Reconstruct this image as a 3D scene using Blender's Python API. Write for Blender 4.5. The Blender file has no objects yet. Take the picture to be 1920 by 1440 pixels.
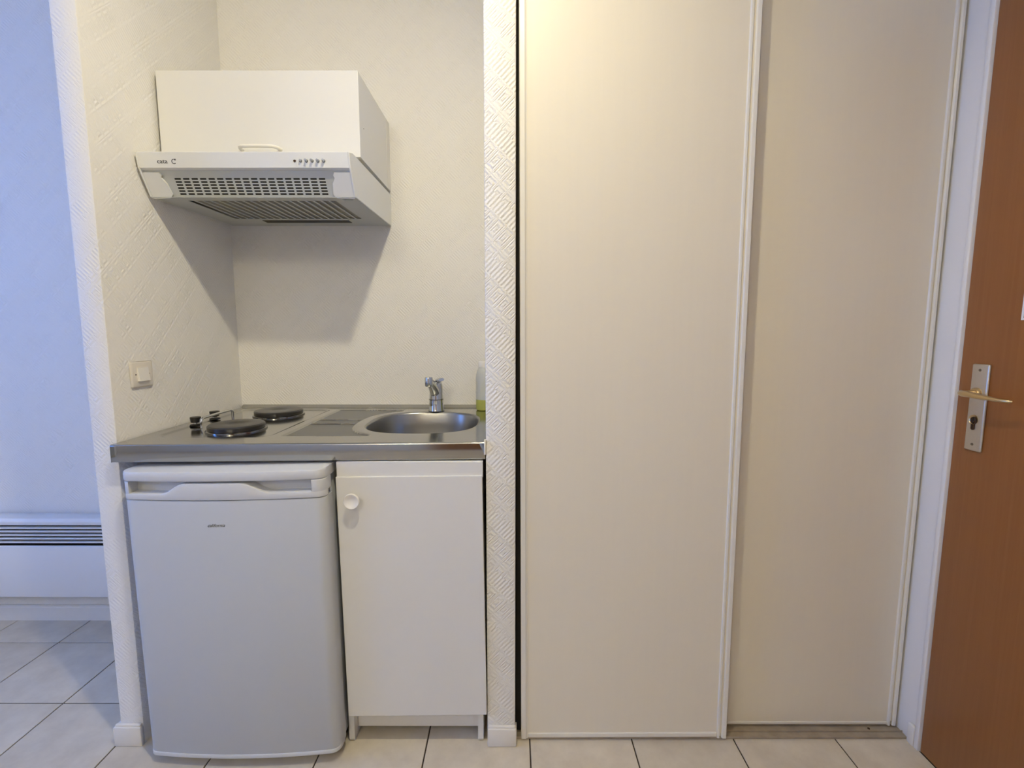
import bpy, bmesh, math, random
from mathutils import Vector, Matrix
from math import sin, cos, pi, radians, hypot

random.seed(7)
S = bpy.context.scene
COL = S.collection

# ------------------------------------------------------------------ camera
F_PX, PITCH, YAW, ROLL, CAM_H = 894.87, .1125, -.0006, .0004, 1.1965
cam_data = bpy.data.cameras.new('camera')
cam = bpy.data.objects.new('camera', cam_data)
COL.objects.link(cam)
cam_data.sensor_fit = 'HORIZONTAL'
cam_data.sensor_width = 36.0
cam_data.lens = F_PX / 1920 * 36.0
cam_data.clip_start = .02
_f = Vector((sin(YAW) * cos(PITCH), cos(YAW) * cos(PITCH), -sin(PITCH)))
_r = Vector((cos(YAW), -sin(YAW), 0))
_u = _r.cross(_f)
_r, _u = _r * cos(ROLL) + _u * sin(ROLL), _u * cos(ROLL) - _r * sin(ROLL)
cam.matrix_world = Matrix(((_r.x, _u.x, -_f.x, 0), (_r.y, _u.y, -_f.y, 0), (_r.z, _u.z, -_f.z, CAM_H), (0, 0, 0, 1)))
S.camera = cam

# ------------------------------------------------------------------ world, daylight, exposure
world = bpy.data.worlds.new('world')
S.world = world
world.use_nodes = True
_bg = world.node_tree.nodes['Background']
_bg.inputs[0].default_value = (.45, .62, 1.0, 1)
_bg.inputs[1].default_value = 1.0

WIN_Y0, WIN_Y1, WIN_Z0, WIN_Z1 = -.60, 1.10, .85, 2.25      # window opening in the left wall
XL_ROOM, Y_FRONT, Z_CEIL = -3.4, -1.9, 2.62
day = bpy.data.lights.new('daylight', 'AREA')
day.shape = 'RECTANGLE'
day.size = WIN_Z1 - WIN_Z0
day.size_y = WIN_Y1 - WIN_Y0
day.energy = 45
day.color = (.05, .27, 1.0)
dayo = bpy.data.objects.new('daylight', day)
COL.objects.link(dayo)
dayo.location = (XL_ROOM - .06, (WIN_Y0 + WIN_Y1) / 2, (WIN_Z0 + WIN_Z1) / 2)
dayo.rotation_euler = (0, -pi / 2, 0)

LAMP = (-.085, .563, 2.52)          # lens of the ceiling spot
LAMP_AIM = (-.32, .15, -.93)        # it is turned towards the kitchenette
LAMP_R = .042
LAMP_STRENGTH = 930.0
LAMP2 = (-.80, -1.40, 2.455)         # second lamp, behind the camera
LAMP2_R = .085
LAMP2_STRENGTH = 114.0
LAMP_COLOR = (1.0, .895, .62)

S.view_settings.view_transform = 'Standard'
S.view_settings.look = 'None'
S.view_settings.gamma = 1.0
S.view_settings.use_curve_mapping = False
S.view_settings.exposure = 0.0

# ------------------------------------------------------------------ materials
def new_mat(name):
    m = bpy.data.materials.new(name)
    m.use_nodes = True
    nt = m.node_tree
    return m, nt, nt.nodes['Principled BSDF']

def N(nt, t, **kw):
    n = nt.nodes.new(t)
    for k, v in kw.items():
        setattr(n, k, v)
    return n

def plain(name, col, rough=.5, metal=0, noise=0, nscale=200, bump=0, spec=.5, **kw):
    m, nt, b = new_mat(name)
    b.inputs['Base Color'].default_value = (*col, 1)
    b.inputs['Roughness'].default_value = rough
    b.inputs['Metallic'].default_value = metal
    b.inputs['Specular IOR Level'].default_value = spec
    for k, v in kw.items():
        b.inputs[k].default_value = v
    if noise or bump:
        tc = N(nt, 'ShaderNodeTexCoord')
        nz = N(nt, 'ShaderNodeTexNoise')
        nz.inputs['Scale'].default_value = nscale
        nz.inputs['Detail'].default_value = 3
        nt.links.new(tc.outputs['Object'], nz.inputs['Vector'])
        if noise:
            mx = N(nt, 'ShaderNodeMix', data_type='RGBA')
            mx.inputs['A'].default_value = (*[c * (1 - noise) for c in col], 1)
            mx.inputs['B'].default_value = (*[min(1, c * (1 + noise)) for c in col], 1)
            nt.links.new(nz.outputs['Fac'], mx.inputs['Factor'])
            nt.links.new(mx.outputs['Result'], b.inputs['Base Color'])
        if bump:
            bp = N(nt, 'ShaderNodeBump')
            bp.inputs['Strength'].default_value = bump
            bp.inputs['Distance'].default_value = .001
            nt.links.new(nz.outputs['Fac'], bp.inputs['Height'])
            nt.links.new(bp.outputs['Normal'], b.inputs['Normal'])
    return m

def wallpaper(name, col, strength, distance=.0012, cell=.027, flip=False, even=False):
    """painted embossed wallpaper: diagonal ridges with nested diamonds between them"""
    m, nt, b = new_mat(name)
    b.inputs['Base Color'].default_value = (*col, 1)
    b.inputs['Roughness'].default_value = .62
    b.inputs['Specular IOR Level'].default_value = .35
    L = nt.links
    tc = N(nt, 'ShaderNodeTexCoord')
    sp = N(nt, 'ShaderNodeSeparateXYZ')
    L.new(tc.outputs['Object'], sp.inputs[0])

    def M(op, a, c=None, d=None):
        n = N(nt, 'ShaderNodeMath', operation=op)
        for i, v in enumerate((a, c, d)):
            if v is None:
                continue
            if isinstance(v, (int, float)):
                n.inputs[i].default_value = v
            else:
                L.new(v, n.inputs[i])
        return n.outputs[0]
    # a face that looks along X uses Y for its width, one that looks along Y uses X
    h = M('ADD', sp.outputs['X'], sp.outputs['Y'])
    z = sp.outputs['Z']
    k = 1 / (cell * math.sqrt(2))
    u = M('MULTIPLY', M('SUBTRACT' if flip else 'ADD', h, z), k)
    v = M('MULTIPLY', M('ADD' if flip else 'SUBTRACT', h, z), k)
    fu = M('ABSOLUTE', M('SUBTRACT', M('FRACT', u), .5))
    fv = M('ABSOLUTE', M('SUBTRACT', M('FRACT', M('MULTIPLY', v, .5)), .5))
    fv2 = M('MULTIPLY', fv, 2.0)
    ring = M('MAXIMUM', M('MULTIPLY', fu, 2.0), fv2)
    rings = M('SINE', M('MULTIPLY', ring, 2 * pi * 2.5))
    stripes = M('SINE', M('MULTIPLY', u, 2 * pi * 3))
    sel = M('GREATER_THAN', M('FRACT', M('MULTIPLY', v, .25)), .3)
    pat = M('ADD', M('MULTIPLY', rings, sel), M('MULTIPLY', stripes, M('SUBTRACT', 1.0, sel)))
    nz = N(nt, 'ShaderNodeTexNoise')
    nz.inputs['Scale'].default_value = 260
    nz.inputs['Detail'].default_value = 3
    L.new(tc.outputs['Object'], nz.inputs['Vector'])
    nz2 = N(nt, 'ShaderNodeTexNoise')
    nz2.inputs['Scale'].default_value = 16
    L.new(tc.outputs['Object'], nz2.inputs['Vector'])
    amp = M('MULTIPLY', M('POWER', nz2.outputs['Fac'], .5 if even else 2.0), .85 if even else 2.4)
    hgt = M('ADD', M('MULTIPLY', pat, amp), M('MULTIPLY', nz.outputs['Fac'], 1.6))
    bp = N(nt, 'ShaderNodeBump')
    bp.inputs['Strength'].default_value = strength
    bp.inputs['Distance'].default_value = distance
    L.new(hgt, bp.inputs['Height'])
    L.new(bp.outputs['Normal'], b.inputs['Normal'])
    return m

def grain(name, col, col2, scale=(60, 60, 2.5), rough=.4, bump=.15, dist=.0006, spec=.5, contrast=(.35, .7)):
    m, nt, b = new_mat(name)
    L = nt.links
    tc = N(nt, 'ShaderNodeTexCoord')
    mp = N(nt, 'ShaderNodeMapping')
    mp.inputs['Scale'].default_value = scale
    L.new(tc.outputs['Object'], mp.inputs['Vector'])
    nz = N(nt, 'ShaderNodeTexNoise')
    nz.inputs['Scale'].default_value = 1.6
    nz.inputs['Detail'].default_value = 5
    nz.inputs['Distortion'].default_value = .8
    L.new(mp.outputs[0], nz.inputs['Vector'])
    cr = N(nt, 'ShaderNodeValToRGB')
    cr.color_ramp.elements[0].position = contrast[0]
    cr.color_ramp.elements[0].color = (*col, 1)
    cr.color_ramp.elements[1].position = contrast[1]
    cr.color_ramp.elements[1].color = (*col2, 1)
    L.new(nz.outputs['Fac'], cr.inputs['Fac'])
    L.new(cr.outputs['Color'], b.inputs['Base Color'])
    b.inputs['Roughness'].default_value = rough
    b.inputs['Specular IOR Level'].default_value = spec
    bp = N(nt, 'ShaderNodeBump')
    bp.inputs['Strength'].default_value = bump
    bp.inputs['Distance'].default_value = dist
    L.new(nz.outputs['Fac'], bp.inputs['Height'])
    L.new(bp.outputs['Normal'], b.inputs['Normal'])
    return m

def steel(name, col, rough, scale=(4, 300, 4), bump=.03):
    m, nt, b = new_mat(name)
    L = nt.links
    b.inputs['Base Color'].default_value = (*col, 1)
    b.inputs['Metallic'].default_value = 1
    tc = N(nt, 'ShaderNodeTexCoord')
    mp = N(nt, 'ShaderNodeMapping')
    mp.inputs['Scale'].default_value = scale
    L.new(tc.outputs['Object'], mp.inputs['Vector'])
    nz = N(nt, 'ShaderNodeTexNoise')
    nz.inputs['Scale'].default_value = 2
    nz.inputs['Detail'].default_value = 3
    L.new(mp.outputs[0], nz.inputs['Vector'])
    mr = N(nt, 'ShaderNodeMapRange')
    mr.inputs['To Min'].default_value = rough * .8
    mr.inputs['To Max'].default_value = rough * 1.25
    L.new(nz.outputs['Fac'], mr.inputs['Value'])
    L.new(mr.outputs[0], b.inputs['Roughness'])
    bp = N(nt, 'ShaderNodeBump')
    bp.inputs['Strength'].default_value = bump
    bp.inputs['Distance'].default_value = .0004
    L.new(nz.outputs['Fac'], bp.inputs['Height'])
    L.new(bp.outputs['Normal'], b.inputs['Normal'])
    return m

def tile_mat():
    m, nt, b = new_mat('floor_tile')
    L = nt.links
    tc = N(nt, 'ShaderNodeTexCoord')
    oi = N(nt, 'ShaderNodeObjectInfo')
    ad = N(nt, 'ShaderNodeVectorMath', operation='ADD')
    L.new(tc.outputs['Object'], ad.inputs[0])
    L.new(oi.outputs['Location'], ad.inputs[1])
    nz = N(nt, 'ShaderNodeTexNoise')
    nz.inputs['Scale'].default_value = 9
    nz.inputs['Detail'].default_value = 8
    nz.inputs['Roughness'].default_value = .65
    L.new(ad.outputs[0], nz.inputs['Vector'])
    cr = N(nt, 'ShaderNodeValToRGB')
    cr.color_ramp.elements[0].position = .3
    cr.color_ramp.elements[0].color = (.56, .495, .395, 1)
    cr.color_ramp.elements[1].position = .7
    cr.color_ramp.elements[1].color = (.70, .635, .52, 1)
    L.new(nz.outputs['Fac'], cr.inputs['Fac'])
    hs = N(nt, 'ShaderNodeHueSaturation')
    mr = N(nt, 'ShaderNodeMapRange')
    mr.inputs['To Min'].default_value = .95
    mr.inputs['To Max'].default_value = 1.05
    L.new(oi.outputs['Random'], mr.inputs['Value'])
    L.new(mr.outputs[0], hs.inputs['Value'])
    L.new(cr.outputs['Color'], hs.inputs['Color'])
    L.new(hs.outputs[0], b.inputs['Base Color'])
    b.inputs['Roughness'].default_value = .42
    b.inputs['Specular IOR Level'].default_value = .4
    return m

WHITE = (.80, .775, .73)
M_wall = wallpaper('wallpaper_paint', (.84, .82, .78), .42)
M_post = wallpaper('wallpaper_paint_heavy', (.84, .82, .78), .62, .0014, cell=.030, flip=True, even=True)
M_smooth = plain('smooth_white_paint', (.84, .82, .79), .5, bump=.06, nscale=120)
M_ceiling = plain('ceiling_paint', (.86, .85, .83), .8, bump=.05)
M_skirt = plain('skirting_paint', (.79, .76, .70), .45, noise=.03, nscale=30, bump=.25)
M_tile = tile_mat()
M_grout = plain('grout', (.055, .042, .034), .9, noise=.2, nscale=80)
M_lam = plain('white_laminate', (.765, .755, .725), .38, bump=.03, nscale=300)
M_lam_edge = plain('white_laminate_edge', (.77, .75, .71), .45)
M_hood = plain('white_enamel', (.76, .765, .75), .32)
M_hoodgrey = plain('hood_grey_plastic', (.50, .515, .495), .4)
M_filter = plain('hood_filter', (.060, .060, .055), .8)
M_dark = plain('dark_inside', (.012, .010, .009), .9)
M_fridge = plain('fridge_enamel', (.53, .55, .575), .35, bump=.12, nscale=900)
M_fridge_pl = plain('fridge_plastic', (.64, .65, .665), .33)
M_gasket = plain('gasket', (.30, .29, .28), .7)
M_steel = steel('stainless_top', (.44, .435, .415), .13)
M_linen = steel('stainless_linen', (.27, .275, .27), .34, (500, 500, 4), .1)
M_bowl = steel('stainless_bowl', (.37, .365, .35), .30, (60, 60, 4))
M_chrome = plain('chrome', (.62, .63, .64), .07, 1)
M_ring = plain('plate_rim_steel', (.20, .195, .19), .15, 1)
M_plate = plain('cast_iron_plate', (.022, .020, .019), .30, spec=.7, noise=.2, nscale=60, bump=.1)
M_black = plain('black_plastic', (.010, .009, .009), .38)
M_panel = grain('sliding_door_laminate', (.800, .740, .615), (.808, .748, .623), (42, 42, 1.6), .36, .22, .0007, .3)
M_stile = plain('sliding_door_profile', (.78, .75, .68), .35)
M_track = plain('floor_track', (.36, .30, .225), .5, noise=.35, nscale=25)
M_wood = grain('orange_wood_veneer', (.290, .106, .026), (.318, .122, .033), (70, 70, 1.4), .38, .03)
M_wood2 = grain('brown_wood', (.30, .13, .045), (.36, .16, .06), (50, 50, 1.2), .45, .05)
M_alu = plain('satin_nickel', (.62, .57, .49), .38, .85, noise=.05, nscale=300)
M_brass = plain('pale_brass', (.66, .50, .28), .28, 1)
M_hole = plain('keyhole_dark', (.05, .022, .010), .7)
M_paper = plain('paper', (.86, .86, .88), .6)
M_ink = plain('dark_blue_ink', (.05, .055, .085), .6)
M_print = plain('black_print', (.060, .058, .058), .5)
M_heater = plain('heater_enamel', (.78, .78, .78), .4, bump=.05, nscale=400)
M_switch = plain('switch_plastic', (.79, .74, .66), .35)
M_white_pl = plain('white_plastic', (.86, .83, .77), .3)
M_silicone = plain('silicone', (.85, .81, .72), .4)
M_screw = plain('screw_metal', (.25, .22, .18), .4, 1)

def glassy(name, col, rough, trans=1.0, ior=1.4):
    m, nt, b = new_mat(name)
    b.inputs['Base Color'].default_value = (*col, 1)
    b.inputs['Roughness'].default_value = rough
    b.inputs['Transmission Weight'].default_value = trans
    b.inputs['IOR'].default_value = ior
    return m
M_bottle = glassy('bottle_plastic', (.90, .92, .90), .35, .55, 1.2)
M_liquid = glassy('green_liquid', (.60, .62, .16), .25, .35, 1.3)
M_pane = glassy('window_glass', (1, 1, 1), 0, 1, 1.01)
M_led = None

def emit(name, col, strength):
    m = bpy.data.materials.new(name)
    m.use_nodes = True
    nt = m.node_tree
    nt.nodes.clear()
    e = N(nt, 'ShaderNodeEmission')
    e.inputs[0].default_value = (*col, 1)
    e.inputs[1].default_value = strength
    o = N(nt, 'ShaderNodeOutputMaterial')
    nt.links.new(e.outputs[0], o.inputs[0])
    return m
M_bulb = emit('bulb_glow', LAMP_COLOR, LAMP_STRENGTH)
M_globe = emit('globe_glow', LAMP_COLOR, LAMP2_STRENGTH)

# ------------------------------------------------------------------ builders
ORIGIN = {}

def tag(o, label, cat, group=None):
    o['label'] = label
    o['category'] = cat
    if group:
        o['group'] = group
    return o

def thing(name, label, cat, loc, rot=(0, 0, 0), group=None):
    o = bpy.data.objects.new(name, None)
    o.empty_display_size = .05
    COL.objects.link(o)
    o.location = loc
    o.rotation_euler = rot
    ORIGIN[o.name] = Vector(loc)
    return tag(o, label, cat, group)

def finish(name, bm, mat, parent=None, smooth=None, origin=None):
    """bm is in world coordinates; re-expressed in the frame of the thing it belongs to"""
    if parent is not None:
        org = ORIGIN[parent.name]
    else:
        org = Vector(origin) if origin else Vector((0, 0, 0))
    bmesh.ops.remove_doubles(bm, verts=bm.verts, dist=1e-6)
    bmesh.ops.recalc_face_normals(bm, faces=bm.faces)
    bmesh.ops.translate(bm, verts=bm.verts, vec=-org)
    me = bpy.data.meshes.new(name)
    bm.to_mesh(me)
    bm.free()
    if smooth is not None:
        for p in me.polygons:
            p.use_smooth = True
        me.set_sharp_from_angle(angle=radians(smooth))
    me.materials.append(mat)
    o = bpy.data.objects.new(name, me)
    COL.objects.link(o)
    if parent is not None:
        o.parent = parent
    else:
        o.location = org
    ORIGIN[o.name] = org
    return o

def struct(name, bm, mat, parent=None, smooth=None, origin=None):
    o = finish(name, bm, mat, parent, smooth, origin)
    if parent is None:
        o['kind'] = 'structure'
    return o

def box(x0, x1, y0, y1, z0, z1, bevel=0, seg=2, bm=None, edges=None):
    b2 = bmesh.new()
    vs = [b2.verts.new((x, y, z)) for x in (x0, x1) for y in (y0, y1) for z in (z0, z1)]
    for q in ((0, 1, 3, 2), (4, 6, 7, 5), (0, 4, 5, 1), (2, 3, 7, 6), (0, 2, 6, 4), (1, 5, 7, 3)):
        b2.faces.new([vs[i] for i in q])
    if bevel:
        ee = list(b2.edges)
        if edges:
            ee = [e for e in b2.edges if edges(*(v.co for v in e.verts))]
        bmesh.ops.bevel(b2, geom=ee, offset=bevel, segments=seg, affect='EDGES', profile=.5)
    if bm is None:
        return b2
    return join(bm, b2)

def join(bm, b2):
    mp = {}
    for v in b2.verts:
        mp[v] = bm.verts.new(v.co)
    for f in b2.faces:
        bm.faces.new([mp[v] for v in f.verts])
    b2.free()
    return bm

def prism(poly, axis, a0, a1, bm=None, bevel=0, seg=2):
    """extrude a 2-D polygon along an axis; poly coordinates are the other two axes in order"""
    b2 = bmesh.new()

    def P(p, a):
        return {'X': (a, p[0], p[1]), 'Y': (p[0], a, p[1]), 'Z': (p[0], p[1], a)}[axis]
    A = [b2.verts.new(P(p, a0)) for p in poly]
    B = [b2.verts.new(P(p, a1)) for p in poly]
    b2.faces.new(A)
    b2.faces.new(B[::-1])
    n = len(poly)
    for i in range(n):
        b2.faces.new((A[i], A[(i + 1) % n], B[(i + 1) % n], B[i]))
    if bevel:
        bmesh.ops.recalc_face_normals(b2, faces=b2.faces)
        bmesh.ops.bevel(b2, geom=list(b2.edges), offset=bevel, segments=seg, affect='EDGES', profile=.5)
    if bm is None:
        return b2
    return join(bm, b2)

def lathe(profile, center, axis='Z', n=40, bm=None, sx=1, sy=1):
    """profile: list of (radius, height) along axis"""
    b2 = bmesh.new()
    rows = []
    for r, h in profile:
        row = []
        for i in range(n):
            a = 2 * pi * i / n
            p = (r * cos(a) * sx, r * sin(a) * sy)
            q = {'Z': (p[0], p[1], h), 'Y': (p[0], h, p[1]), 'X': (h, p[0], p[1])}[axis]
            row.append(b2.verts.new(Vector(q) + Vector(center)))
        rows.append(row)
    for A, B in zip(rows, rows[1:]):
        for i in range(n):
            b2.faces.new((A[i], A[(i + 1) % n], B[(i + 1) % n], B[i]))
    if profile[0][0] > 1e-6:
        b2.faces.new(rows[0])
    if profile[-1][0] > 1e-6:
        b2.faces.new(rows[-1][::-1])
    bmesh.ops.remove_doubles(b2, verts=b2.verts, dist=1e-7)
    if bm is None:
        return b2
    return join(bm, b2)

def tube(pts, rad, n=14, bm=None, flat=1.0):
    """round bar along a polyline; rad one value or one per point"""
    b2 = bmesh.new()
    P = [Vector(p) for p in pts]
    R = rad if isinstance(rad, (list, tuple)) else [rad] * len(P)
    ref = Vector((0, 0, 1))
    rows = []
    for i, p in enumerate(P):
        t = (P[min(i + 1, len(P) - 1)] - P[max(i - 1, 0)]).normalized()
        s = t.cross(ref)
        if s.length < 1e-3:
            s = t.cross(Vector((0, 1, 0)))
        s.normalize()
        u = s.cross(t).normalized()
        rows.append([b2.verts.new(p + R[i] * (cos(2 * pi * k / n) * s + flat * sin(2 * pi * k / n) * u)) for k in range(n)])
    for A, B in zip(rows, rows[1:]):
        for k in range(n):
            b2.faces.new((A[k], A[(k + 1) % n], B[(k + 1) % n], B[k]))
    b2.faces.new(rows[0][::-1])
    b2.faces.new(rows[-1])
    if bm is None:
        return b2
    return join(bm, b2)

def arc_pts(c, r, a0, a1, n, plane):
    out = []
    for i in range(n + 1):
        a = a0 + (a1 - a0) * i / n
        out.append((c, r, a))
    return out

def text_part(name, body, loc, size, rot, mat, parent, shear=0, extrude=.0003, sx=1.0, bold=0):
    cu = bpy.data.curves.new(name, 'FONT')
    cu.body = body
    cu.size = size
    cu.shear = shear
    cu.extrude = extrude
    cu.offset = bold
    cu.align_x = 'LEFT'
    tmp = bpy.data.objects.new(name, cu)
    me = bpy.data.meshes.new_from_object(tmp)
    bpy.data.objects.remove(tmp)
    me.materials.append(mat)
    o = bpy.data.objects.new(name, me)
    COL.objects.link(o)
    o.parent = parent
    o.location = Vector(loc) - ORIGIN[parent.name]
    o.rotation_euler = rot
    o.scale = (sx, 1, 1)
    return o

# ------------------------------------------------------------------ room shell
YB = 1.866                    # back wall of kitchenette, closet and of the room at the left
XR = 1.167                    # right wall
XW, XW2 = -1.069, -1.1356     # left wing wall of the alcove
PX1, PX2 = -.0716, .0089      # wall end between alcove and closet
YW = 1.2636                   # front of both wall ends
T0X, T0Y, T = .0518, 1.4136, .30

# floor: dark grout bed with every tile on it
floor = struct('floor', box(XL_ROOM, XR + .1, Y_FRONT, YB, -.06, -.0035), M_grout)
GJ = .0020
def cuts(t0, lo, hi):
    k = math.floor((lo - t0) / T)
    out = []
    while t0 + k * T < hi - 1e-4:
        a, b = max(lo, t0 + k * T), min(hi, t0 + (k + 1) * T)
        if b - a > .012:
            out.append((a, b))
        k += 1
    return out
tile_mesh = {}
for xa, xb in cuts(T0X, XL_ROOM, XR):
    for ya, yb in cuts(T0Y, Y_FRONT, YB):
        w, d = round(xb - xa, 4), round(yb - ya, 4)
        if (w, d) not in tile_mesh:
            o = finish('tile', box(-w / 2 + GJ, w / 2 - GJ, -d / 2 + GJ, d / 2 - GJ, -.0036, 0, .0009, 1), M_tile, floor)
            tile_mesh[(w, d)] = o.data
        else:
            o = bpy.data.objects.new('tile', tile_mesh[(w, d)])
            COL.objects.link(o)
            o.parent = floor
        o.location = ((xa + xb) / 2, (ya + yb) / 2, 0)

struct('ceiling', box(XL_ROOM - .1, XR + .1, Y_FRONT - .1, YB + .1, Z_CEIL, Z_CEIL + .1), M_ceiling)
struct('wall_back', box(XL_ROOM - .1, XR + .1, YB, YB + .1, 0, Z_CEIL), M_wall)
# left wall with the window opening
bm = box(XL_ROOM - .1, XL_ROOM, Y_FRONT, WIN_Y0, 0, Z_CEIL)
box(XL_ROOM - .1, XL_ROOM, WIN_Y1, YB, 0, Z_CEIL, bm=bm)
box(XL_ROOM - .1, XL_ROOM, WIN_Y0, WIN_Y1, 0, WIN_Z0, bm=bm)
box(XL_ROOM - .1, XL_ROOM, WIN_Y0, WIN_Y1, WIN_Z1, Z_CEIL, bm=bm)
struct('wall_left', bm, M_wall)
# wall behind the camera with an opening for a wooden door
D2X0, D2X1, D2H = -.56, .30, 2.05
bm = box(XL_ROOM, D2X0, Y_FRONT - .1, Y_FRONT, 0, Z_CEIL)
box(D2X1, XR + .1, Y_FRONT - .1, Y_FRONT, 0, Z_CEIL, bm=bm)
box(D2X0, D2X1, Y_FRONT - .1, Y_FRONT, D2H, Z_CEIL, bm=bm)
struct('wall_front', bm, M_wall)
door2 = struct('door_2', box(D2X0 + .003, D2X1 - .003, Y_FRONT - .06, Y_FRONT - .02, .005, D2H - .003, .002), M_wood2)
finish('door_handle', tube([(D2X0 + .08, Y_FRONT - .022, 1.02), (D2X0 + .08, Y_FRONT + .03, 1.02), (D2X0 + .19, Y_FRONT + .03, 1.02)], .008), M_alu, door2, 50)
# right wall with the entrance door opening
DY1, DY0, DZ = 1.2375, .315, 2.06
bm = box(XR, XR + .1, DY1, YB, 0, Z_CEIL)
box(XR, XR + .1, Y_FRONT, DY0, 0, Z_CEIL, bm=bm)
box(XR, XR + .1, DY0, DY1, DZ, Z_CEIL, bm=bm)
struct('wall_right', bm, M_smooth)
# wing wall left of the alcove and wall end between alcove and closet
struct('wall_alcove_left', box(XW2, XW, YW, YB, 0, Z_CEIL, .004, 2, edges=lambda a, b: abs(a.z - b.z) > 1 and a.y < YW + .01), M_wall, smooth=40)
struct('wall_alcove_right', box(PX1, PX2, YW, YB, 0, Z_CEIL, .004, 2, edges=lambda a, b: abs(a.z - b.z) > 1 and a.y < YW + .01), M_post, smooth=40)
# wall above the sliding doors
struct('wall_closet_top', box(PX2, XR, 1.262, 1.36, 2.50, Z_CEIL), M_smooth)

# skirtings
def skirt_profile(d, h):
    return [(0, 0), (-d, 0), (-d, h - .010), (-d * .8, h - .004), (-d * .45, h), (0, h)]
def skirt_x(name, x0, x1, y, h, d=.012, xe0=0, xe1=0):
    return struct(name, prism([(y + p, z) for p, z in skirt_profile(d, h)], 'X', x0, x1), M_skirt)
skirt_x('baseboard_back', XL_ROOM, XW2 - .0125, YB, .064)
# wing wall end: front piece returning along its left side
bm = box(XW2 - .013, XW + .001, YW - .013, YW, 0, .060, .004, 2)
box(XW2 - .013, XW2, YW, YB, 0, .060, .004, 2, bm=bm)
box(XW2 - .009, XW - .002, YW - .009, YW, .056, .066, .003, 2, bm=bm)
struct('baseboard_alcove_left', bm, M_skirt, smooth=40)
bm = box(PX1 + .001, PX2 + .004, YW - .013, YW, 0, .056, .004, 2)
box(PX1 + .003, PX2 + .001, YW - .009, YW, .050, .062, .003, 2, bm=bm)
box(PX2, PX2 + .004, YW, YW + .02, 0, .052, .0015, 1, bm=bm)
struct('baseboard_alcove_right', bm, M_skirt, smooth=40)
struct('baseboard_right', box(XR - .011, XR, 1.2535, 1.276, 0, .060, .003, 2), M_skirt, smooth=40)
skirt_x('baseboard_front', XL_ROOM, D2X0 - .01, Y_FRONT + .012, .064)

# window in the left wall, outside the picture, where the daylight comes in
win = struct('window_1', box(XL_ROOM - .05, XL_ROOM - .045, WIN_Y0 + .03, WIN_Y1 - .03, WIN_Z0 + .03, WIN_Z1 - .03), M_pane)
bm = bmesh.new()
for a, b in ((WIN_Y0, WIN_Y0 + .05), ((WIN_Y0 + WIN_Y1) / 2 - .03, (WIN_Y0 + WIN_Y1) / 2 + .03), (WIN_Y1 - .05, WIN_Y1)):
    box(XL_ROOM - .044, XL_ROOM - .004, a, b, WIN_Z0, WIN_Z1, .003, 1, bm=bm)
for a, b in ((WIN_Z0, WIN_Z0 + .05), (WIN_Z1 - .05, WIN_Z1)):
    box(XL_ROOM - .043, XL_ROOM - .005, WIN_Y0 + .05, WIN_Y1 - .05, a, b, .003, 1, bm=bm)
finish('window_frame', bm, M_smooth, win)

# entrance door: casing, leaf, fittings
trim = struct('trim_1', box(XR - .010, XR + .045, DY1 + .001, DY1 + .0155, 0, DZ + .016, .003, 2), M_smooth, smooth=40)
bm = box(XR - .010, XR + .045, DY0 - .0155, DY0 - .001, 0, DZ + .016, .003, 2)
box(XR - .010, XR + .045, DY0 - .001, DY1 + .001, DZ, DZ + .016, .003, 2, bm=bm)
finish('frame_strip', bm, M_smooth, trim, 40)
DX = XR - .0035
door1 = struct('door_1', box(DX, DX + .04, DY0 + .004, DY1 - .002, .004, DZ - .004, .0015, 2), M_wood, smooth=40)
plate = finish('handle_plate', box(DX - .006, DX + .001, 1.1555, 1.2000, .8945, 1.1135, .004, 3), M_alu, door1, 50)
for z in (1.0985, .9115):
    finish('screw', lathe([(0, -.0012), (.0032, -.0008), (.0038, .001)], (DX - .006, 1.178, z), 'X', 20), M_screw, plate, 50)
bm = lathe([(0, -.001), (.0085, -.001), (.0085, .0012)], (DX - .0062, 1.180, .972), 'X', 24)
box(DX - .0072, DX - .005, 1.1755, 1.1845, .948, .972, .003, 2, bm=bm)
kh = finish('keyhole', bm, M_hole, plate, 50)
finish('key_slot', box(DX - .0078, DX - .0068, 1.1785, 1.1815, .967, .979), M_dark, kh)
finish('lock_rose', lathe([(.0105, .0), (.0118, -.0015), (.0118, .001)], (DX - .0062, 1.180, .974), 'X', 28), M_brass, plate, 50)
zl = 1.041
pts, rad = [], []
pts = [(DX, 1.180, zl), (DX - .030, 1.180, zl), (DX - .043, 1.178, zl), (DX - .050, 1.168, zl), (DX - .0515, 1.150, zl), (DX - .052, 1.115, zl - .002), (DX - .050, 1.085, zl - .004), (DX - .046, 1.064, zl - .004), (DX - .042, 1.060, zl - .004)]
rad = [.010, .010, .0105, .0105, .0095, .0075, .0062, .0058, .0045]
finish('door_lever', tube(pts, rad, 16, flat=.75), M_brass, door1, 60)
finish('lever_collar', lathe([(.0135, 0), (.0135, -.006), (.011, -.009)], (DX - .005, 1.180, zl), 'X', 28), M_brass, door1, 50)
for z in (.25, 1.75):
    finish('hinge', lathe([(0, z - .05), (.006, z - .05), (.006, z + .05), (0, z + .05)], (DX - .004, DY0 + .004, 0), 'Z', 16), M_alu, door1, 50)

# ------------------------------------------------------------------ ceiling lamp (above the frame; it lights the kitchenette)
lamp = thing('ceiling_spot', 'white swivelling spot lamp on the ceiling in front of the kitchenette', 'lamp', (LAMP[0], LAMP[1], Z_CEIL))
aim = Vector(LAMP_AIM).normalized()
q = Vector((0, 0, -1)).rotation_difference(aim).to_matrix().to_4x4()
def aimed(b2):
    b2.transform(Matrix.Translation(Vector(LAMP)) @ q)
    return b2
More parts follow.
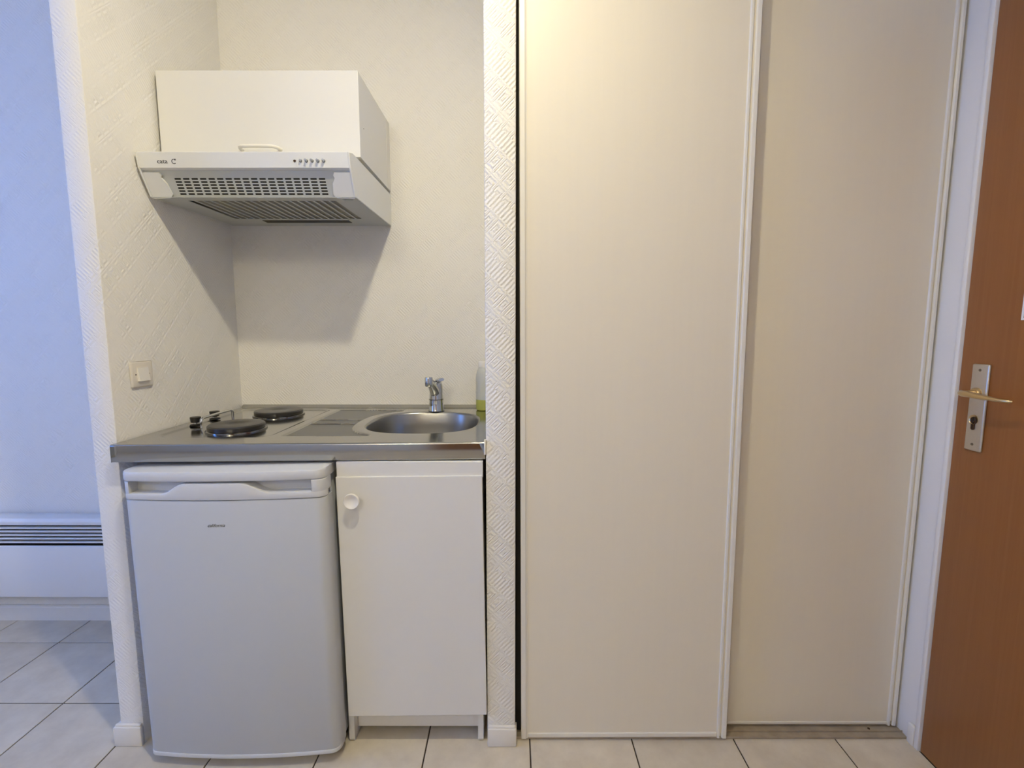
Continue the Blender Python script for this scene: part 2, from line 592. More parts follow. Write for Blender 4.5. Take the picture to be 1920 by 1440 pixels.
# head: lathe built pointing down, lens at the origin, then turned
finish('spot_head', aimed(lathe([(0, .075), (.030, .072), (.040, .060), (LAMP_R + .006, .006), (LAMP_R + .006, -.003), (LAMP_R + .001, -.003), (LAMP_R + .001, .004), (0, .004)], (0, 0, 0), 'Z', 36)), M_white_pl, lamp, 40)
finish('lens', aimed(lathe([(0, 0), (LAMP_R * .6, 0), (LAMP_R, .0002), (LAMP_R, .003)], (0, 0, 0), 'Z', 24)), M_bulb, lamp, 60)
back = Vector(LAMP) - aim * .055
finish('arm', tube([tuple(back), (back.x, back.y, Z_CEIL - .010)], .007, 12), M_white_pl, lamp, 50)
finish('ceiling_base', lathe([(0, -.0005), (.045, -.0005), (.045, -.012), (.038, -.018), (0, -.018)], (back.x, back.y, Z_CEIL), 'Z', 32), M_white_pl, lamp, 40)
lamp = thing('ceiling_lamp', 'round frosted globe lamp on the ceiling behind the camera', 'lamp', (LAMP2[0], LAMP2[1], Z_CEIL))
finish('ceiling_rose', lathe([(0, 0), (.055, 0), (.055, -.015), (.045, -.028), (.045, -.062), (0, -.062)], (LAMP2[0], LAMP2[1], Z_CEIL - .0005), 'Z', 32), M_white_pl, lamp, 40)
finish('globe', lathe([(LAMP2_R * sin(pi * i / 12), -LAMP2_R * cos(pi * i / 12)) for i in range(13)], LAMP2, 'Z', 24), M_globe, lamp, 60)

# ------------------------------------------------------------------ wall heater in the room at the left
HX0, HX1, HY, HZ0, HZ1 = -2.62, -1.22, 1.79, .138, .462
ht = thing('wall_heater', 'white wall-mounted electric heater with dark horizontal air slots', 'heater', ((HX0 + HX1) / 2, YB, HZ0))
finish('front_panel', box(HX0, HX1, HY, HY + .012, HZ0, .352, .005, 3), M_heater, ht, 40)
finish('top_rail', prism([(HY, .437), (HY, .452), (HY + .008, HZ1), (YB - .012, HZ1), (YB - .012, .437)], 'X', HX0, HX1, bevel=.002), M_heater, ht, 40)
for i in range(5):
    z = .3665 + i * .0145
    finish('slat', box(HX0 + .004, HX1 - .004, HY + .001, HY + .016, z - .0028, z + .0028, .0012, 1), M_heater, ht)
finish('back_box', box(HX0 + .004, HX1 - .004, HY + .03, YB - .012, HZ0 + .004, .437), M_dark, ht)
for a, b in ((HX0, HX0 + .012), (HX1 - .012, HX1)):
    finish('end_cap', box(a - .002, b, HY - .001, YB - .013, HZ0 - .001, HZ1 - .004, .005, 2), M_heater, ht, 40)
finish('wall_bracket', box(HX0 + .2, HX1 - .2, YB - .013, YB - .0005, .2, .4), M_heater, ht)

# ------------------------------------------------------------------ refrigerator
FXC = -.741
fr = thing('refrigerator', 'white under-counter refrigerator with curved door below the steel worktop', 'refrigerator', (FXC, 1.5, 0), (0, radians(-.75), radians(.0)))
FX0, FX1 = -1.005, -.4765
FW = FX1 - FX0
def front_y(x, base=1.200, bulge=.016, rc=.022):
    """plan of the bowed front: shallow arc with rounded corners"""
    t = (x - FX0) / FW * 2 - 1
    y = base - bulge * (1 - t * t)
    e = min(x - FX0, FX1 - x)
    if e < rc:
        y += rc - math.sqrt(max(0, rc * rc - (rc - e) ** 2))
    return y
XS = [FX0 + .022 * (1 - cos(i / 6 * pi / 2)) for i in range(7)]
XS += [FX0 + .022 + (FW - .044) * i / 60 for i in range(1, 60)]
XS += [FX1 - .022 * (1 - cos((6 - i) / 6 * pi / 2)) for i in range(7)]
def bowed(zb, zt, yback, off=0.0, r=0.0, xs=XS, base=1.200):
    """solid with the bowed front between zb(x) and zt(x); r rounds top and bottom edge"""
    b2 = bmesh.new()
    cols = []
    for x in xs:
        yf = front_y(x, base) + off
        z0 = zb(x) if callable(zb) else zb
        z1 = zt(x) if callable(zt) else zt
        prof = [(yback, z0)]
        if r:
            prof += [(yf + r, z0), (yf + r * .3, z0 + r * .3), (yf, z0 + r), (yf, z1 - r), (yf + r * .3, z1 - r * .3), (yf + r, z1)]
        else:
            prof += [(yf, z0), (yf, z1)]
        prof.append((yback, z1))
        cols.append([b2.verts.new((x, y, z)) for y, z in prof])
    n = len(cols[0])
    for A, B in zip(cols, cols[1:]):
        for k in range(n):
            b2.faces.new((A[k], A[(k + 1) % n], B[(k + 1) % n], B[k]))
    b2.faces.new(cols[0])
    b2.faces.new(cols[-1][::-1])
    return b2
finish('body', box(FX0 + .006, FX1 - .006, 1.262, 1.80, .030, .8095, .004, 2), M_fridge, fr, 40)
finish('door_gasket', box(FX0 + .012, FX1 - .012, 1.252, 1.264, .05, .80), M_gasket, fr)
dr = finish('door', bowed(.034, .7605, 1.250, 0, .004), M_fridge, fr, 35)
finish('bottom_trim', bowed(.030, .0415, 1.240, -.0022, .002), M_fridge_pl, dr, 35)
# moulded handle cap with two finger scoops under the lid
def ss(a, b, x):
    t = max(0, min(1, (x - a) / (b - a)))
    return t * t * (3 - 2 * t)
def cap_top(x):
    u = x - FX0
    up = ss(.110, .172, u) * (1 - ss(.318, .392, u))
    return .7785 + .027 * up
cap = finish('handle_cap', bowed(.7615, cap_top, 1.224, -.0015, .0025), M_fridge_pl, dr, 35)
finish('scoop_back', bowed(.775, .8095, 1.250, .030, 0, [x for x in XS if FX0 + .004 < x < FX1 - .004]), M_fridge_pl, cap, 35)
for a, b in ((FX0 + .0005, FX0 + .022), (FX1 - .032, FX1 - .0005)):
    xs = [a + (b - a) * i / 12 for i in range(13)]
    finish('scoop_cheek', bowed(.776, .8095, 1.245, -.001, .002, xs), M_fridge_pl, cap, 35)
finish('lid', bowed(.8100, .8365, 1.80, -.003, .006), M_fridge_pl, fr, 35)
for x in (FX0 + .03, FX1 - .03):
    finish('foot', lathe([(.014, 0), (.016, .004), (.016, .012), (.010, .014), (.010, .031)], (x, 1.30, 0), 'Z', 20), M_black, fr, 40)
    finish('foot', lathe([(.014, 0), (.016, .004), (.016, .012), (.010, .014), (.010, .031)], (x, 1.76, 0), 'Z', 20), M_black, fr, 40)
text_part('lettering', 'california', (-.7790, front_y(-.76) - .0002, .6905), .0125, (pi / 2, 0, 0), M_print, dr, .35, .0003, 1.0, 0)

# ------------------------------------------------------------------ sink cabinet
CX0, CX1 = -.4755, -.0835
cb = thing('base_cabinet', 'white sink cabinet with one door and round knob, between refrigerator and closet', 'cabinet', ((CX0 + CX1) / 2, 1.5, 0))
for a in (CX0, CX1 - .016):
    pts = [(1.270, .010), (1.274, .002), (1.282, 0), (1.80, 0), (1.80, .842), (1.270, .842)]
    finish('side_panel', prism(pts, 'X', a, a + .016), M_lam, cb)
finish('bottom_shelf', box(CX0 + .016, CX1 - .016, 1.275, 1.80, .098, .114), M_lam, cb)
finish('back_panel', box(CX0 + .016, CX1 - .016, 1.792, 1.80, .114, .70), M_lam, cb)
finish('kickboard', box(CX0 + .016, CX1 - .016, 1.300, 1.316, .022, .098, .001, 1), M_lam_edge, cb)
finish('top_rail', box(CX0, CX1 + .004, 1.2545, 1.2698, .800, .8445, .0015, 1), M_lam, cb)
# door hangs a little low on the knob side
dz = []
dr2 = finish('cabinet_door', box(-.4725, -.0770, 1.250, 1.2675, .1025, .8070, .0015, 2), M_lam, cb)
hinge = Vector((-.077, 1.26, .457)) - ORIGIN[cb.name]
rotm = Matrix.Translation(hinge) @ Matrix.Rotation(radians(-.70), 4, 'Y') @ Matrix.Translation(-hinge)
dr2.data.transform(rotm)
kn = finish('knob', lathe([(.0075, 0), (.0075, -.008), (.0085, -.0115), (.0190, -.016), (.0215, -.019), (.0215, -.0225), (.0200, -.0245), (.0170, -.0240), (.0135, -.0220), (.0065, -.0195), (0, -.0190)], (-.4290, 1.250, .7420), 'Y', 40), M_white_pl, dr2, 45)

# ------------------------------------------------------------------ stainless worktop with pressed drainer and bowl
ZC = .895
WX0, WX1 = -1.0620, -.0735
def y_front(x):
    t = (x - WX0) / (WX1 - WX0)
    return 1.2315 + (1.2640 - 1.2315) * t
WYB = YB - .001
BXC, BYC, BA, BB, BN = -.291, 1.562, .1785, .184, 2.7
def bowl_r(a, off=0.0):
    c, s = abs(cos(a)), abs(sin(a))
    A, B = BA + off, BB + off
    return ((c / A) ** BN + (s / B) ** BN) ** (-1 / BN)
def bowl_d(x, y):
    """distance outside the bowl rim, measured along the ray from its centre"""
    dx, dy = x - BXC, y - BYC
    return hypot(dx, dy) - bowl_r(math.atan2(dy, dx))
def step(d, w=.004):
    return ss(-w, w, d)
def top_h(x, y):
    h = 0.0
    # drainer recess
    ins = min(x + .660, y - 1.345, 1.800 - y, bowl_d(x, y) - .040, -.415 - x)
    rec = step(ins)
    for yr in (1.532, 1.603):
        rib = step(min(.0055 - abs(y - yr), x + .655, -.515 - x), .003)
        rec = min(rec, 1 - rib)
    h -= .0038 * rec
    # hob recess
    cx, cy, ax, ay, rr = -.856, 1.575, .160, .245, .04
    qx, qy = abs(x - cx) - ax + rr, abs(y - cy) - ay + rr
    d = hypot(max(qx, 0), max(qy, 0)) + min(max(qx, qy), 0) - rr
    h -= .0035 * step(-d, .006)
    # upturned lip at the wall, low ridge behind the bowl
    h += .009 * ss(WYB - .020, WYB - .002, y)
    return h
bm = bmesh.new()
SPLIT = -.560
def grid(xs, ys_t):
    rows = []
    for x in xs:
        y0 = y_front(x) + .005
        rows.append([bm.verts.new((x, y0 + (WYB - y0) * t, ZC + top_h(x, y0 + (WYB - y0) * t))) for t in ys_t])
    for A, B in zip(rows, rows[1:]):
        for k in range(len(A) - 1):
            bm.faces.new((A[k], B[k], B[k + 1], A[k + 1]))
NY = 170
grid([WX0 + (SPLIT - WX0) * i / 130 for i in range(131)], [j / NY for j in range(NY + 1)])
# collar around the bowl, radial
NA, NR = 288, 30
def rect_hit(a):
    c, s = cos(a), sin(a)
    best = 9
    if c > 1e-9: best = min(best, (WX1 - BXC) / c)
    if c < -1e-9: best = min(best, (SPLIT - BXC) / c)
    if s > 1e-9: best = min(best, (WYB - BYC) / s)
    if s < -1e-9:
        k = (1.2640 - 1.2315) / (WX1 - WX0)      # front line is slightly skew
        y_at = y_front(BXC) + .005
        if s - k * c < -1e-6:
            best = min(best, (y_at - BYC) / (s - k * c))
    return best
angs = [2 * pi * i / NA for i in range(NA)]
for cx, cy in ((WX1, WYB), (SPLIT, WYB), (SPLIT, y_front(SPLIT) + .005), (WX1, y_front(WX1) + .005)):
    angs.append(math.atan2(cy - BYC, cx - BXC) % (2 * pi))
angs.sort()
cols = []
for a in angs:
    r0, r1 = bowl_r(a) + .004, rect_hit(a)
    col = []
    for j in range(NR + 1):
        t = (j / NR) ** 1.15
        r = r0 + (r1 - r0) * t
        x, y = BXC + r * cos(a), BYC + r * sin(a)
        col.append(bm.verts.new((x, y, ZC + top_h(x, y))))
    cols.append(col)
for A, B in zip(cols, cols[1:] + cols[:1]):
    for j in range(NR):
        bm.faces.new((A[j], A[j + 1], B[j + 1], B[j]))
# rolled front edge and ends
prof = [(.005, 0), (.0022, -.0006), (.0006, -.0022), (0, -.005), (0, -.044), (.0012, -.047), (.004, -.048), (.022, -.048)]
rows = []
for i in range(61):
    x = WX0 + (WX1 - WX0) * i / 60
    rows.append([bm.verts.new((x, y_front(x) + dy, ZC + dz_)) for dy, dz_ in prof])
for A, B in zip(rows, rows[1:]):
    for k in range(len(prof) - 1):
        bm.faces.new((A[k], A[k + 1], B[k + 1], B[k]))
for x in (WX0, WX1):
    y0 = y_front(x)
    v = [bm.verts.new((x, y, z)) for y, z in ((y0, ZC - .005), (y0 + .005, ZC), (WYB, ZC), (WYB, ZC - .048), (y0, ZC - .048))]
    bm.faces.new(v)
wt = thing('worktop', 'stainless steel kitchenette worktop with sink bowl and grooved drainer', 'worktop', (-.568, 1.55, ZC - .048))
top = finish('top_sheet', bm, M_steel, wt, 50)
top.data.materials.append(M_linen)
for p in top.data.polygons:                      # textured flats of the drainer
    c = p.center + ORIGIN[wt.name]
    if -.655 < c.x < -.415 and 1.345 < c.y < 1.80 and c.z < ZC - .0026:
        p.material_index = 1
# bowl
prof = [(.004, 0), (.0015, -.0008), (-.001, -.003), (-.003, -.008), (-.008, -.05), (-.014, -.105), (-.022, -.128), (-.036, -.143), (-.056, -.150), (-.10, -.153), (-.140, -.1545)]
bm = bmesh.new()
rows = []
for off, z in prof:
    rows.append([bm.verts.new((BXC + bowl_r(2 * pi * i / 128, off) * cos(2 * pi * i / 128), BYC + bowl_r(2 * pi * i / 128, off) * sin(2 * pi * i / 128), ZC + z)) for i in range(128)])
for A, B in zip(rows, rows[1:]):
    for i in range(128):
        bm.faces.new((A[i], A[(i + 1) % 128], B[(i + 1) % 128], B[i]))
bm.faces.new(rows[-1][::-1])
bowl = finish('sink_bowl', bm, M_bowl, wt, 60)
finish('drain', lathe([(0, .001), (.018, .001), (.030, .0035), (.034, .002), (.035, -.002)], (BXC, BYC, ZC - .1545), 'Z', 32), M_chrome, bowl, 50)
finish('overflow', lathe([(0, 0), (.009, 0), (.010, .002)], (BXC + .165, BYC, ZC - .045), 'X', 24), M_dark, bowl, 50)
finish('end_seal', box(PX1 - .0045, PX1 + .0005, 1.2545, 1.272, .862, .902, .0015, 2), M_silicone, wt, 40)

# ------------------------------------------------------------------ hob: two plates, two dials, guard rail
def hotplate(cx, cy, r, label):
    p = thing('hotplate', label, 'hotplate', (cx, cy, ZC - .004))
    z = ZC - .0035
    finish('rim_ring', lathe([(r + .0045, 0), (r + .0040, .0035), (r + .0020, .0050), (r - .004, .0055), (r - .004, .0)], (cx, cy, z), 'Z', 72), M_ring, p, 35)
    finish('plate', lathe([(r - .0030, .003), (r - .0015, .0065), (r - .0010, .0165), (r - .0045, .0200), (r - .012, .0210), (r - .030, .0200), (.026, .0195), (.022, .0180), (0, .0180)], (cx, cy, z), 'Z', 72), M_plate, p, 35)
    return p
hotplate(-.8480, 1.4450, .0800, 'front black electric hotplate, nearest the worktop edge')
hotplate(-.8420, 1.7000, .0815, 'rear black electric hotplate, beside the back wall')
def dial(cx, cy, label):
    p = thing('hob_dial', label, 'dial', (cx, cy, ZC - .0005), (0, 0, 0), None)
    finish('flange', lathe([(.0165, -.0008), (.0165, .002), (.0145, .0035), (0, .0035)], (cx, cy, ZC), 'Z', 28), M_black, p, 40)
    finish('stem', lathe([(.007, .003), (.007, .010)], (cx, cy, ZC), 'Z', 20), M_chrome, p, 40)
    b2 = lathe([(.0115, .009), (.0135, .010), (.0155, .024), (.0150, .0265), (0, .027)], (cx, cy, ZC), 'Z', 28)
    finish('grip', b2, M_black, p, 40)
    return p
dial(-1.0080, 1.4960, 'front black hob dial near the left wall')
dial(-1.0150, 1.6050, 'rear black hob dial behind the guard rail')
gx = -.9745
pts = [(gx, 1.470, ZC - .003), (gx, 1.470, ZC + .014), (gx, 1.473, ZC + .022), (gx, 1.482, ZC + .026), (gx - .001, 1.55, ZC + .0265), (gx - .002, 1.632, ZC + .026), (gx - .002, 1.641, ZC + .022), (gx - .002, 1.644, ZC + .014), (gx - .002, 1.644, ZC - .003)]
g = tag(finish('guard_rail', tube(pts, .0042, 14), M_chrome, None, 60, (gx, 1.557, ZC - .003)), 'thin chrome guard rail in front of the two hob dials', 'rail')

# ------------------------------------------------------------------ tap
TX, TY = -.2845, 1.768
tp = thing('sink_tap', 'small chrome mixer tap standing behind the sink bowl', 'tap', (TX, TY, ZC))
finish('base', lathe([(.0285, 0), (.0285, .003), (.0275, .005), (.0265, .030), (.0262, .044)], (TX, TY, ZC), 'Z', 40), M_chrome, tp, 40)
finish('base_seal', lathe([(.0292, -.0002), (.0292, .0022), (.0275, .0022)], (TX, TY, ZC), 'Z', 36), M_black, tp, 40)
finish('seam_ring', lathe([(.0268, .044), (.0268, .0462), (.0250, .0462)], (TX, TY, ZC), 'Z', 40), M_black, tp, 40)
finish('body', lathe([(.0262, .046), (.0252, .060), (.0246, .092), (.0235, .102), (.0195, .109), (.010, .112), (0, .1125)], (TX, TY, ZC), 'Z', 40), M_chrome, tp, 40)
pts = [(TX - .002, TY - .004, ZC + .066), (TX - .004, TY - .026, ZC + .086), (TX - .0065, TY - .052, ZC + .104), (TX - .009, TY - .078, ZC + .117), (TX - .0105, TY - .094, ZC + .121)]
sp = finish('spout', tube(pts, [.020, .0185, .0165, .0150, .0140], 22), M_chrome, tp, 60)
finish('aerator', lathe([(.0110, -.005), (.0130, -.003), (.0142, .000), (.0145, .024), (.0130, .0285), (0, .0295)], (TX - .0105, TY - .092, ZC + .108), 'Z', 32), M_chrome, sp, 40)
pts = [(TX + .004, TY, ZC + .108), (TX + .013, TY - .010, ZC + .117), (TX + .022, TY - .030, ZC + .122), (TX + .027, TY - .046, ZC + .123)]
finish('lever', tube(pts, [.016, .0150, .0130, .0105], 18, flat=.5), M_chrome, tp, 60)

# ------------------------------------------------------------------ soap bottle
BX, BY = -.1075, 1.792
bt = thing('soap_bottle', 'clear plastic soap bottle with green liquid in the corner behind the sink', 'bottle', (BX, BY, ZC))
z0 = ZC + .001
pr = [(0, .0405), (.0298, .0405), (.0300, .045), (.0300, .118), (.0290, .132), (.0255, .147), (.0215, .155), (.0195, .158), (.0195, .163), (0, .163)]
finish('bottle_body', lathe(pr, (BX, BY, z0), 'Z', 40), M_bottle, bt, 40)
finish('soap_liquid', lathe([(0, 0), (.0260, 0), (.0292, .003), (.0298, .010), (.0298, .0400), (0, .0400)], (BX, BY, z0), 'Z', 40), M_liquid, bt, 40)
finish('bottle_cap', lathe([(.0200, .1615), (.0205, .163), (.0205, .180), (.0190, .1835), (0, .184)], (BX, BY, z0), 'Z', 32), M_white_pl, bt, 40)

# ------------------------------------------------------------------ light switch
SY, SZ = 1.3660, 1.0705
sw = thing('light_switch', 'square cream rocker light switch on the left alcove wall', 'switch', (XW, SY, SZ))
pl = finish('switch_plate', box(XW, XW + .0065, SY - .0400, SY + .0400, SZ - .0370, SZ + .0370, .005, 3), M_switch, sw, 40)
finish('rocker_frame', box(XW + .006, XW + .0075, SY - .0205, SY + .0205, SZ - .0215, SZ + .0215, .0005, 1), M_switch, pl)
b2 = prism([(SZ + .0190, 0), (SZ + .0190, .0015), (SZ - .0190, .0062), (SZ - .0190, 0)], 'Y', SY - .0195, SY + .0195)
for v in b2.verts:
    x, y, z = v.co
    v.co = (XW + .0073 + z, y, x)
finish('rocker', b2, M_white_pl, sw)
for y in (SY - .0250, SY + .0250):
    finish('screw_hole', lathe([(0, .0002), (.0020, .0002), (.0020, -.001)], (XW + .0066, y, SZ), 'X', 16), M_hole, pl)

# ------------------------------------------------------------------ wall cabinet above the hood
UX0, UX1 = -1.0555, -.4580
uc = thing('wall_cabinet', 'white wall cabinet with lift-up door above the cooker hood', 'cabinet', ((UX0 + UX1) / 2, YB, 1.714))
finish('carcass', box(UX0, UX1, 1.5235, YB - .0005, 1.7145, 1.958, .0008, 1), M_lam, uc)
finish('back_strip', box(UX1 - .0002, UX1 + .0008, YB - .042, YB - .0005, 1.7165, 1.956), M_lam_edge, uc)
finish('screw_hole', lathe([(0, .0004), (.0016, .0004), (.0016, -.0004)], (UX1 + .0001, 1.548, 1.812), 'X', 14), M_hole, uc)
ud = finish('cabinet_door', box(UX0 - .001, UX1 + .001, 1.5050, 1.5225, 1.7140, 1.9590, .0012, 2), M_lam, uc)
hx0, hx1, hy, hz = -.812, -.697, 1.5050, 1.7350
pts = [(hx0, hy + .001, hz), (hx0 + .001, hy - .012, hz), (hx0 + .005, hy - .022, hz), (hx0 + .013, hy - .028, hz), (hx0 + .028, hy - .030, hz), ((hx0 + hx1) / 2, hy - .031, hz),
       (hx1 - .028, hy - .030, hz), (hx1 - .013, hy - .028, hz), (hx1 - .005, hy - .022, hz), (hx1 - .001, hy - .012, hz), (hx1, hy + .001, hz)]
finish('handle', tube(pts, [.0062] + [.0058] * 9 + [.0062], 16, flat=.85), M_white_pl, ud, 60)

# ------------------------------------------------------------------ cooker hood
KX0, KX1 = -1.0605, -.4575
hd = thing('cooker_hood', 'white cooker hood with grey vent grille under the wall cabinet', 'cooker hood', ((KX0 + KX1) / 2, YB, 1.583))
ZF1, ZF0, YF1, YF0 = 1.6920, 1.6530, 1.4030, 1.4110        # fascia
YK, ZK, ZBK = 1.4520, 1.5825, 1.5880                        # knee, rear bottom
side = [(YF1, ZF1), (YF0 - .001, ZF0), (YK - .003, ZK), (YB - .0005, ZBK), (YB - .0005, 1.7030), (YF1 + .03, 1.7000)]
for a, b in ((KX0, KX0 + .005), (KX1 - .005, KX1)):
    finish('side_panel', prism(side, 'X', a, b, bevel=.001, seg=1), M_hood, hd)
finish('top_panel', box(KX0 + .005, KX1 - .005, YF1 + .03, YB - .0005, 1.696, 1.700), M_hood, hd)
finish('back_panel', box(KX0 + .005, KX1 - .005, YB - .006, YB - .0005, ZBK + .002, 1.696), M_hood, hd)
fs = finish('fascia', prism([(YF1, ZF1), (YF1 + .0008, ZF1 - .004), (YF0, ZF0), (YF0 + .010, ZF0 - .004), (YF0 + .022, ZF0 - .0035), (YF1 + .03, ZF1 + .004), (YF1 + .004, ZF1 + .003)], 'X', KX0 + .0052, KX1 - .0052), M_hood, hd)
def fy(z):
    return YF1 + (YF0 - YF1) * (ZF1 - z) / (ZF1 - ZF0)
tilt = math.atan2(YF0 - YF1, ZF1 - ZF0)
text_part('lettering', 'cata', (-1.0030, fy(1.6640) - .0002, 1.6640), .0165, (pi / 2 + tilt, 0, 0), M_print, fs, 0, .0003, 1.12, .0001)
# C-shaped emblem after the word
text_part('emblem', 'C', (-.9625, fy(1.6625) - .0002, 1.6625), .0185, (pi / 2 + tilt, 0, 0), M_print, fs, 0, .0003, .95, 0)
finish('emblem_flag', box(-.9525, -.9490, fy(1.6735) - .0006, fy(1.6735) + .001, 1.6715, 1.6755), M_print, fs)
zb = 1.6705
finish('indicator', lathe([(0, -.0006), (.0036, -.0006), (.0036, .001)], (-.6140, fy(zb), zb), 'Y', 20), M_hole, fs)
for i in range(5):
    x = -.5974 + i * .01630
    dep = .006 if i == 0 else .010
    b2 = lathe([(0, -dep), (.0026, -dep), (.0034, -dep + .001), (.0034, .001)], (x, fy(zb), zb), 'Y', 20)
    bt_ = finish('button', b2, M_chrome, fs, 40)
    finish('bezel', lathe([(.0037, -.0008), (.0044, -.0006), (.0044, .001)], (x, fy(zb), zb), 'Y', 20), M_filter, bt_, 40)

def perforated(x0, x1, v0, v1, hx, hv, pos, thick):
    """sheet between x0..x1 and v0..v1 with rectangular holes at hx[i] x hv[j]; pos(x, v, t) gives the point"""
    xs = sorted(set([x0, x1] + [a for h in hx for a in h]))
    vs = sorted(set([v0, v1] + [a for h in hv for a in h]))
    b2 = bmesh.new()
    hole = lambda x, v: any(a < x < b for a, b in hx) and any(a < v < b for a, b in hv)
    nx, nv = len(xs) - 1, len(vs) - 1
    solid = [[not hole((xs[i] + xs[i + 1]) / 2, (vs[j] + vs[j + 1]) / 2) for j in range(nv)] for i in range(nx)]
    V = {}
    def vert(i, j, t):
        if (i, j, t) not in V:
            V[(i, j, t)] = b2.verts.new(pos(xs[i], vs[j], t * thick))
        return V[(i, j, t)]
    for i in range(nx):
        for j in range(nv):
            if not solid[i][j]:
                continue
            for t in (0, 1):
                b2.faces.new([vert(i, j, t), vert(i + 1, j, t), vert(i + 1, j + 1, t), vert(i, j + 1, t)])
            for (di, dj, p, q) in ((-1, 0, (i, j), (i, j + 1)), (1, 0, (i + 1, j), (i + 1, j + 1)), (0, -1, (i, j), (i + 1, j)), (0, 1, (i, j + 1), (i + 1, j + 1))):
                a, b = i + di, j + dj
                if a < 0 or b < 0 or a >= nx or b >= nv or not solid[a][b]:
                    b2.faces.new([vert(*p, 0), vert(*q, 0), vert(*q, 1), vert(*p, 1)])
    return b2
# sloping slotted panel below the fascia, recessed behind two side brackets
PA, PB = Vector((0, YF0 + .012, ZF0 - .004)), Vector((0, YK + .006, ZK + .0035))
pv = PB - PA
plen = pv.length
pd = pv / plen
pn = Vector((0, -pd.z, pd.y))
if pn.z < 0: pn = -pn
def ppos(x, v, t):
    q = PA + pd * v + pn * t
    return (x, q.y, q.z)
ncol, nrow = 18, 6
pitch = (.4410) / ncol
hx = [(-.9750 + i * pitch, -.9750 + i * pitch + pitch * .76) for i in range(ncol)]
r0, r1 = .020, plen - .002
hv = [(r0 + j * (r1 - r0) / nrow + .0005, r0 + j * (r1 - r0) / nrow + .0047) for j in range(nrow)]
finish('slotted_panel', perforated(KX0 + .0052, KX1 - .0052, 0, plen, hx, hv, ppos, .0012), M_hoodgrey, hd)
# side brackets
for sgn, xa in ((1, KX0 + .0053), (-1, KX1 - .0053)):
    out = [(0, .004), (.046, .004), (.050, .012), (.047, .019), (.056, .034), (.060, .060), (.060, .066), (.052, .074), (0, .0765)]
    b2 = bmesh.new()
    A, B = [], []
    for dx, v in out:
        A.append(b2.verts.new(ppos(xa + sgn * dx, v, -.0005)))
        B.append(b2.verts.new(ppos(xa + sgn * dx, v, -.0060)))
    b2.faces.new(A); b2.faces.new(B[::-1])
    for i in range(len(out)):
        j = (i + 1) % len(out)
        b2.faces.new((A[i], A[j], B[j], B[i]))
    finish('side_bracket', b2, M_hood, hd)
# flat grille underneath
def gz(y):
    return ZK + (ZBK - ZK) * (y - YK) / (YB - YK)
def gpos(x, v, t):
    return (x, v, gz(v) + t)
nsl = 19
gp = .452 / nsl
hx = [(-.9800 + i * gp + gp * .11, -.9800 + i * gp + gp * .85) for i in range(nsl)]
bg = perforated(KX0 + .0052, KX1 - .0052, YK - .001, YB - .006, hx, [(1.4900, 1.7380)], gpos, .0015)
gr = finish('bottom_grille', bg, M_hoodgrey, hd)
finish('filter_mat', box(-.99, -.52, 1.48, 1.748, gz(1.6) + .0060, gz(1.6) + .008), plain('grease_filter', (.34, .33, .30), .9, noise=.15, nscale=300), hd)
b2 = perforated(KX0 + .008, KX1 - .008, .004, plen - .002, [], [], lambda x, v, t: ppos(x, v, t + .006), .001)
finish('slot_shade', b2, M_dark, hd)  # added near-black sheet, paints the shade seen through the slots
finish('inner_shade', box(KX0 + .006, KX1 - .006, YK + .006, YB - .008, gz(1.6) + .020, gz(1.6) + .022), M_filter, hd)
finish('lamp_slot', box(-.8950, -.5860, 1.7630, 1.8000, gz(1.78) - .0012, gz(1.78) + .0005), M_filter, gr)
for y in (1.462, 1.476):
    finish('latch_rib', box(-.5030, -.4750, y - .0018, y + .0018, gz(y) - .0022, gz(y) + .0004, .0008, 1), M_hoodgrey, gr)

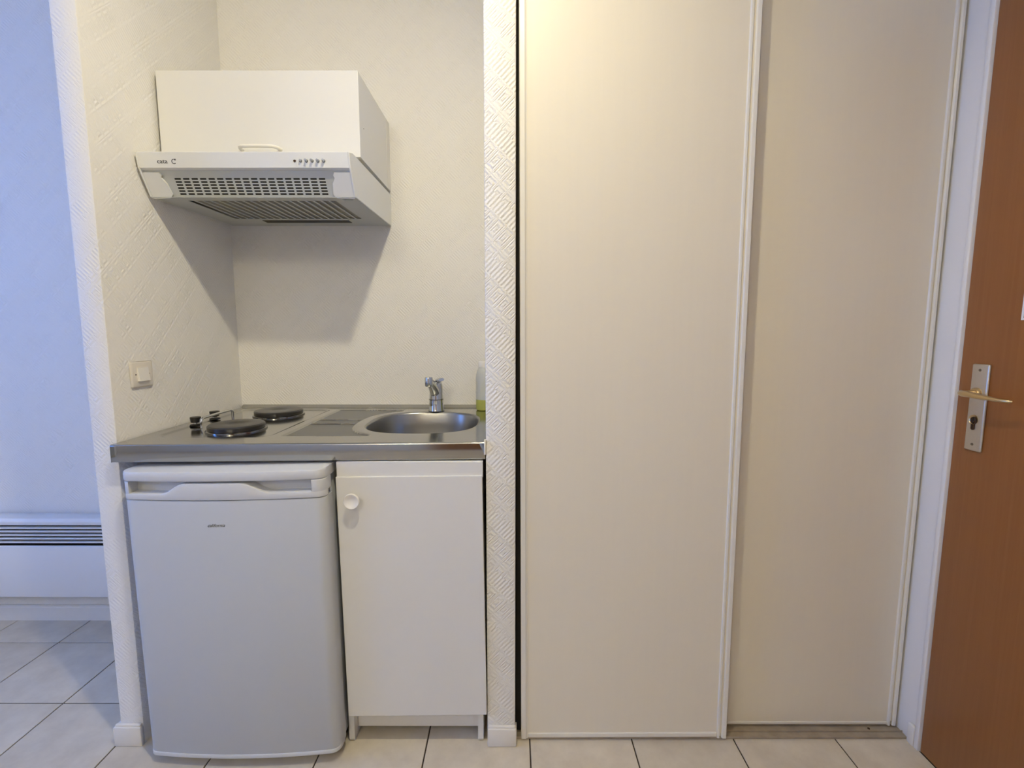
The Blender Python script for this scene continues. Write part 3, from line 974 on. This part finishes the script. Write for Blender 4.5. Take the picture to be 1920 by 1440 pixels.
# ------------------------------------------------------------------ sliding closet doors
def slider(name, label, x0, x1, yf, roll, z1, sw_l, sw_r, mat):
    z0 = .0125
    d = thing(name, label, 'sliding door', ((x0 + x1) / 2, yf + .015, z0), (0, roll, 0), 'cream sliding closet doors')
    finish('panel', box(x0 + .012, x1 - .012, yf + .0045, yf + .0145, z0 + .008, z1 - .02), mat, d)
    def stile(a, b, flip):
        w = b - a
        # extruded profile in plan: two round ribs with a groove between them
        if w > .022:
            P = [(0, .024), (0, .004), (.002, .0005), (.007, 0), (.0095, .003), (.010, .008), (.0135, .008), (.014, .003), (.017, -.0005), (w - .003, -.001), (w - .0005, .0015), (w, .006), (w, .024)]
        else:
            P = [(0, .024), (0, .003), (.0015, .0005), (w - .006, 0), (w - .0045, .002), (w - .003, .0028), (w, .0035), (w, .024)]
        poly = [(a + p, yf + q) if not flip else (b - p, yf + q) for p, q in P]
        return finish('stile', prism(poly, 'Z', z0 - .004, z1), M_stile, d)
    stile(x0, x0 + sw_l, False)
    stile(x1 - sw_r, x1, sw_r <= .022)
    for z, h in ((z0 - .001, .0135 if sw_l < .022 else .0085), (z1 - .02, .02)):
        finish('rail', box(x0 + sw_l, x1 - sw_r, yf + .001, yf + .022, z, z + h, .002, 2), M_stile, d)
    return d
slider('closet_door', 'front sliding closet door, beside the kitchenette', .0265, .6275, 1.2715, radians(-.30), 2.50, .0195, .0290, M_panel)
slider('closet_door', 'rear sliding closet door, beside the orange wooden door', .5700, 1.1600, 1.3180, radians(-.0), 2.50, .0290, .0260, M_panel)
struct('gap_shade', box(PX2 + .0003, .034, 1.3000, 1.3040, .012, 2.498), M_dark)      # added dark strip, stands in for the shade in the gap beside the post
# floor track under the sliding doors
tr = thing('floor_track', 'dirty low metal floor track under the sliding closet doors', 'track', ((PX2 + XR) / 2, 1.31, 0))
finish('track_base', box(PX2 + .0045, XR - .0005, 1.2790, 1.3480, .0002, .0030, .0008, 1), M_track, tr)
for y in (1.2800, 1.3020, 1.3265, 1.3470):
    finish('guide_rib', box(PX2 + .0045, XR - .0005, y - .001, y + .001, .0028, .0078, .0004, 1), M_track, tr)
finish('screw', lathe([(0, .0022), (.0030, .0016), (.0036, 0)], (1.075, 1.314, .003), 'Z', 16), M_hole, tr, 40)

# ------------------------------------------------------------------ notice on the entrance door
nt_ = thing('door_notice', 'white paper notice taped to the orange wooden door', 'notice', (DX, 1.0, 1.22))
nt_p = finish('sheet', box(DX - .0012, DX - .0003, .890, 1.1010, 1.2195, 1.5165), M_paper, nt_)
finish('printed_block', box(DX - .0015, DX - .0011, .897, 1.0955, 1.2245, 1.2440), M_ink, nt_p)
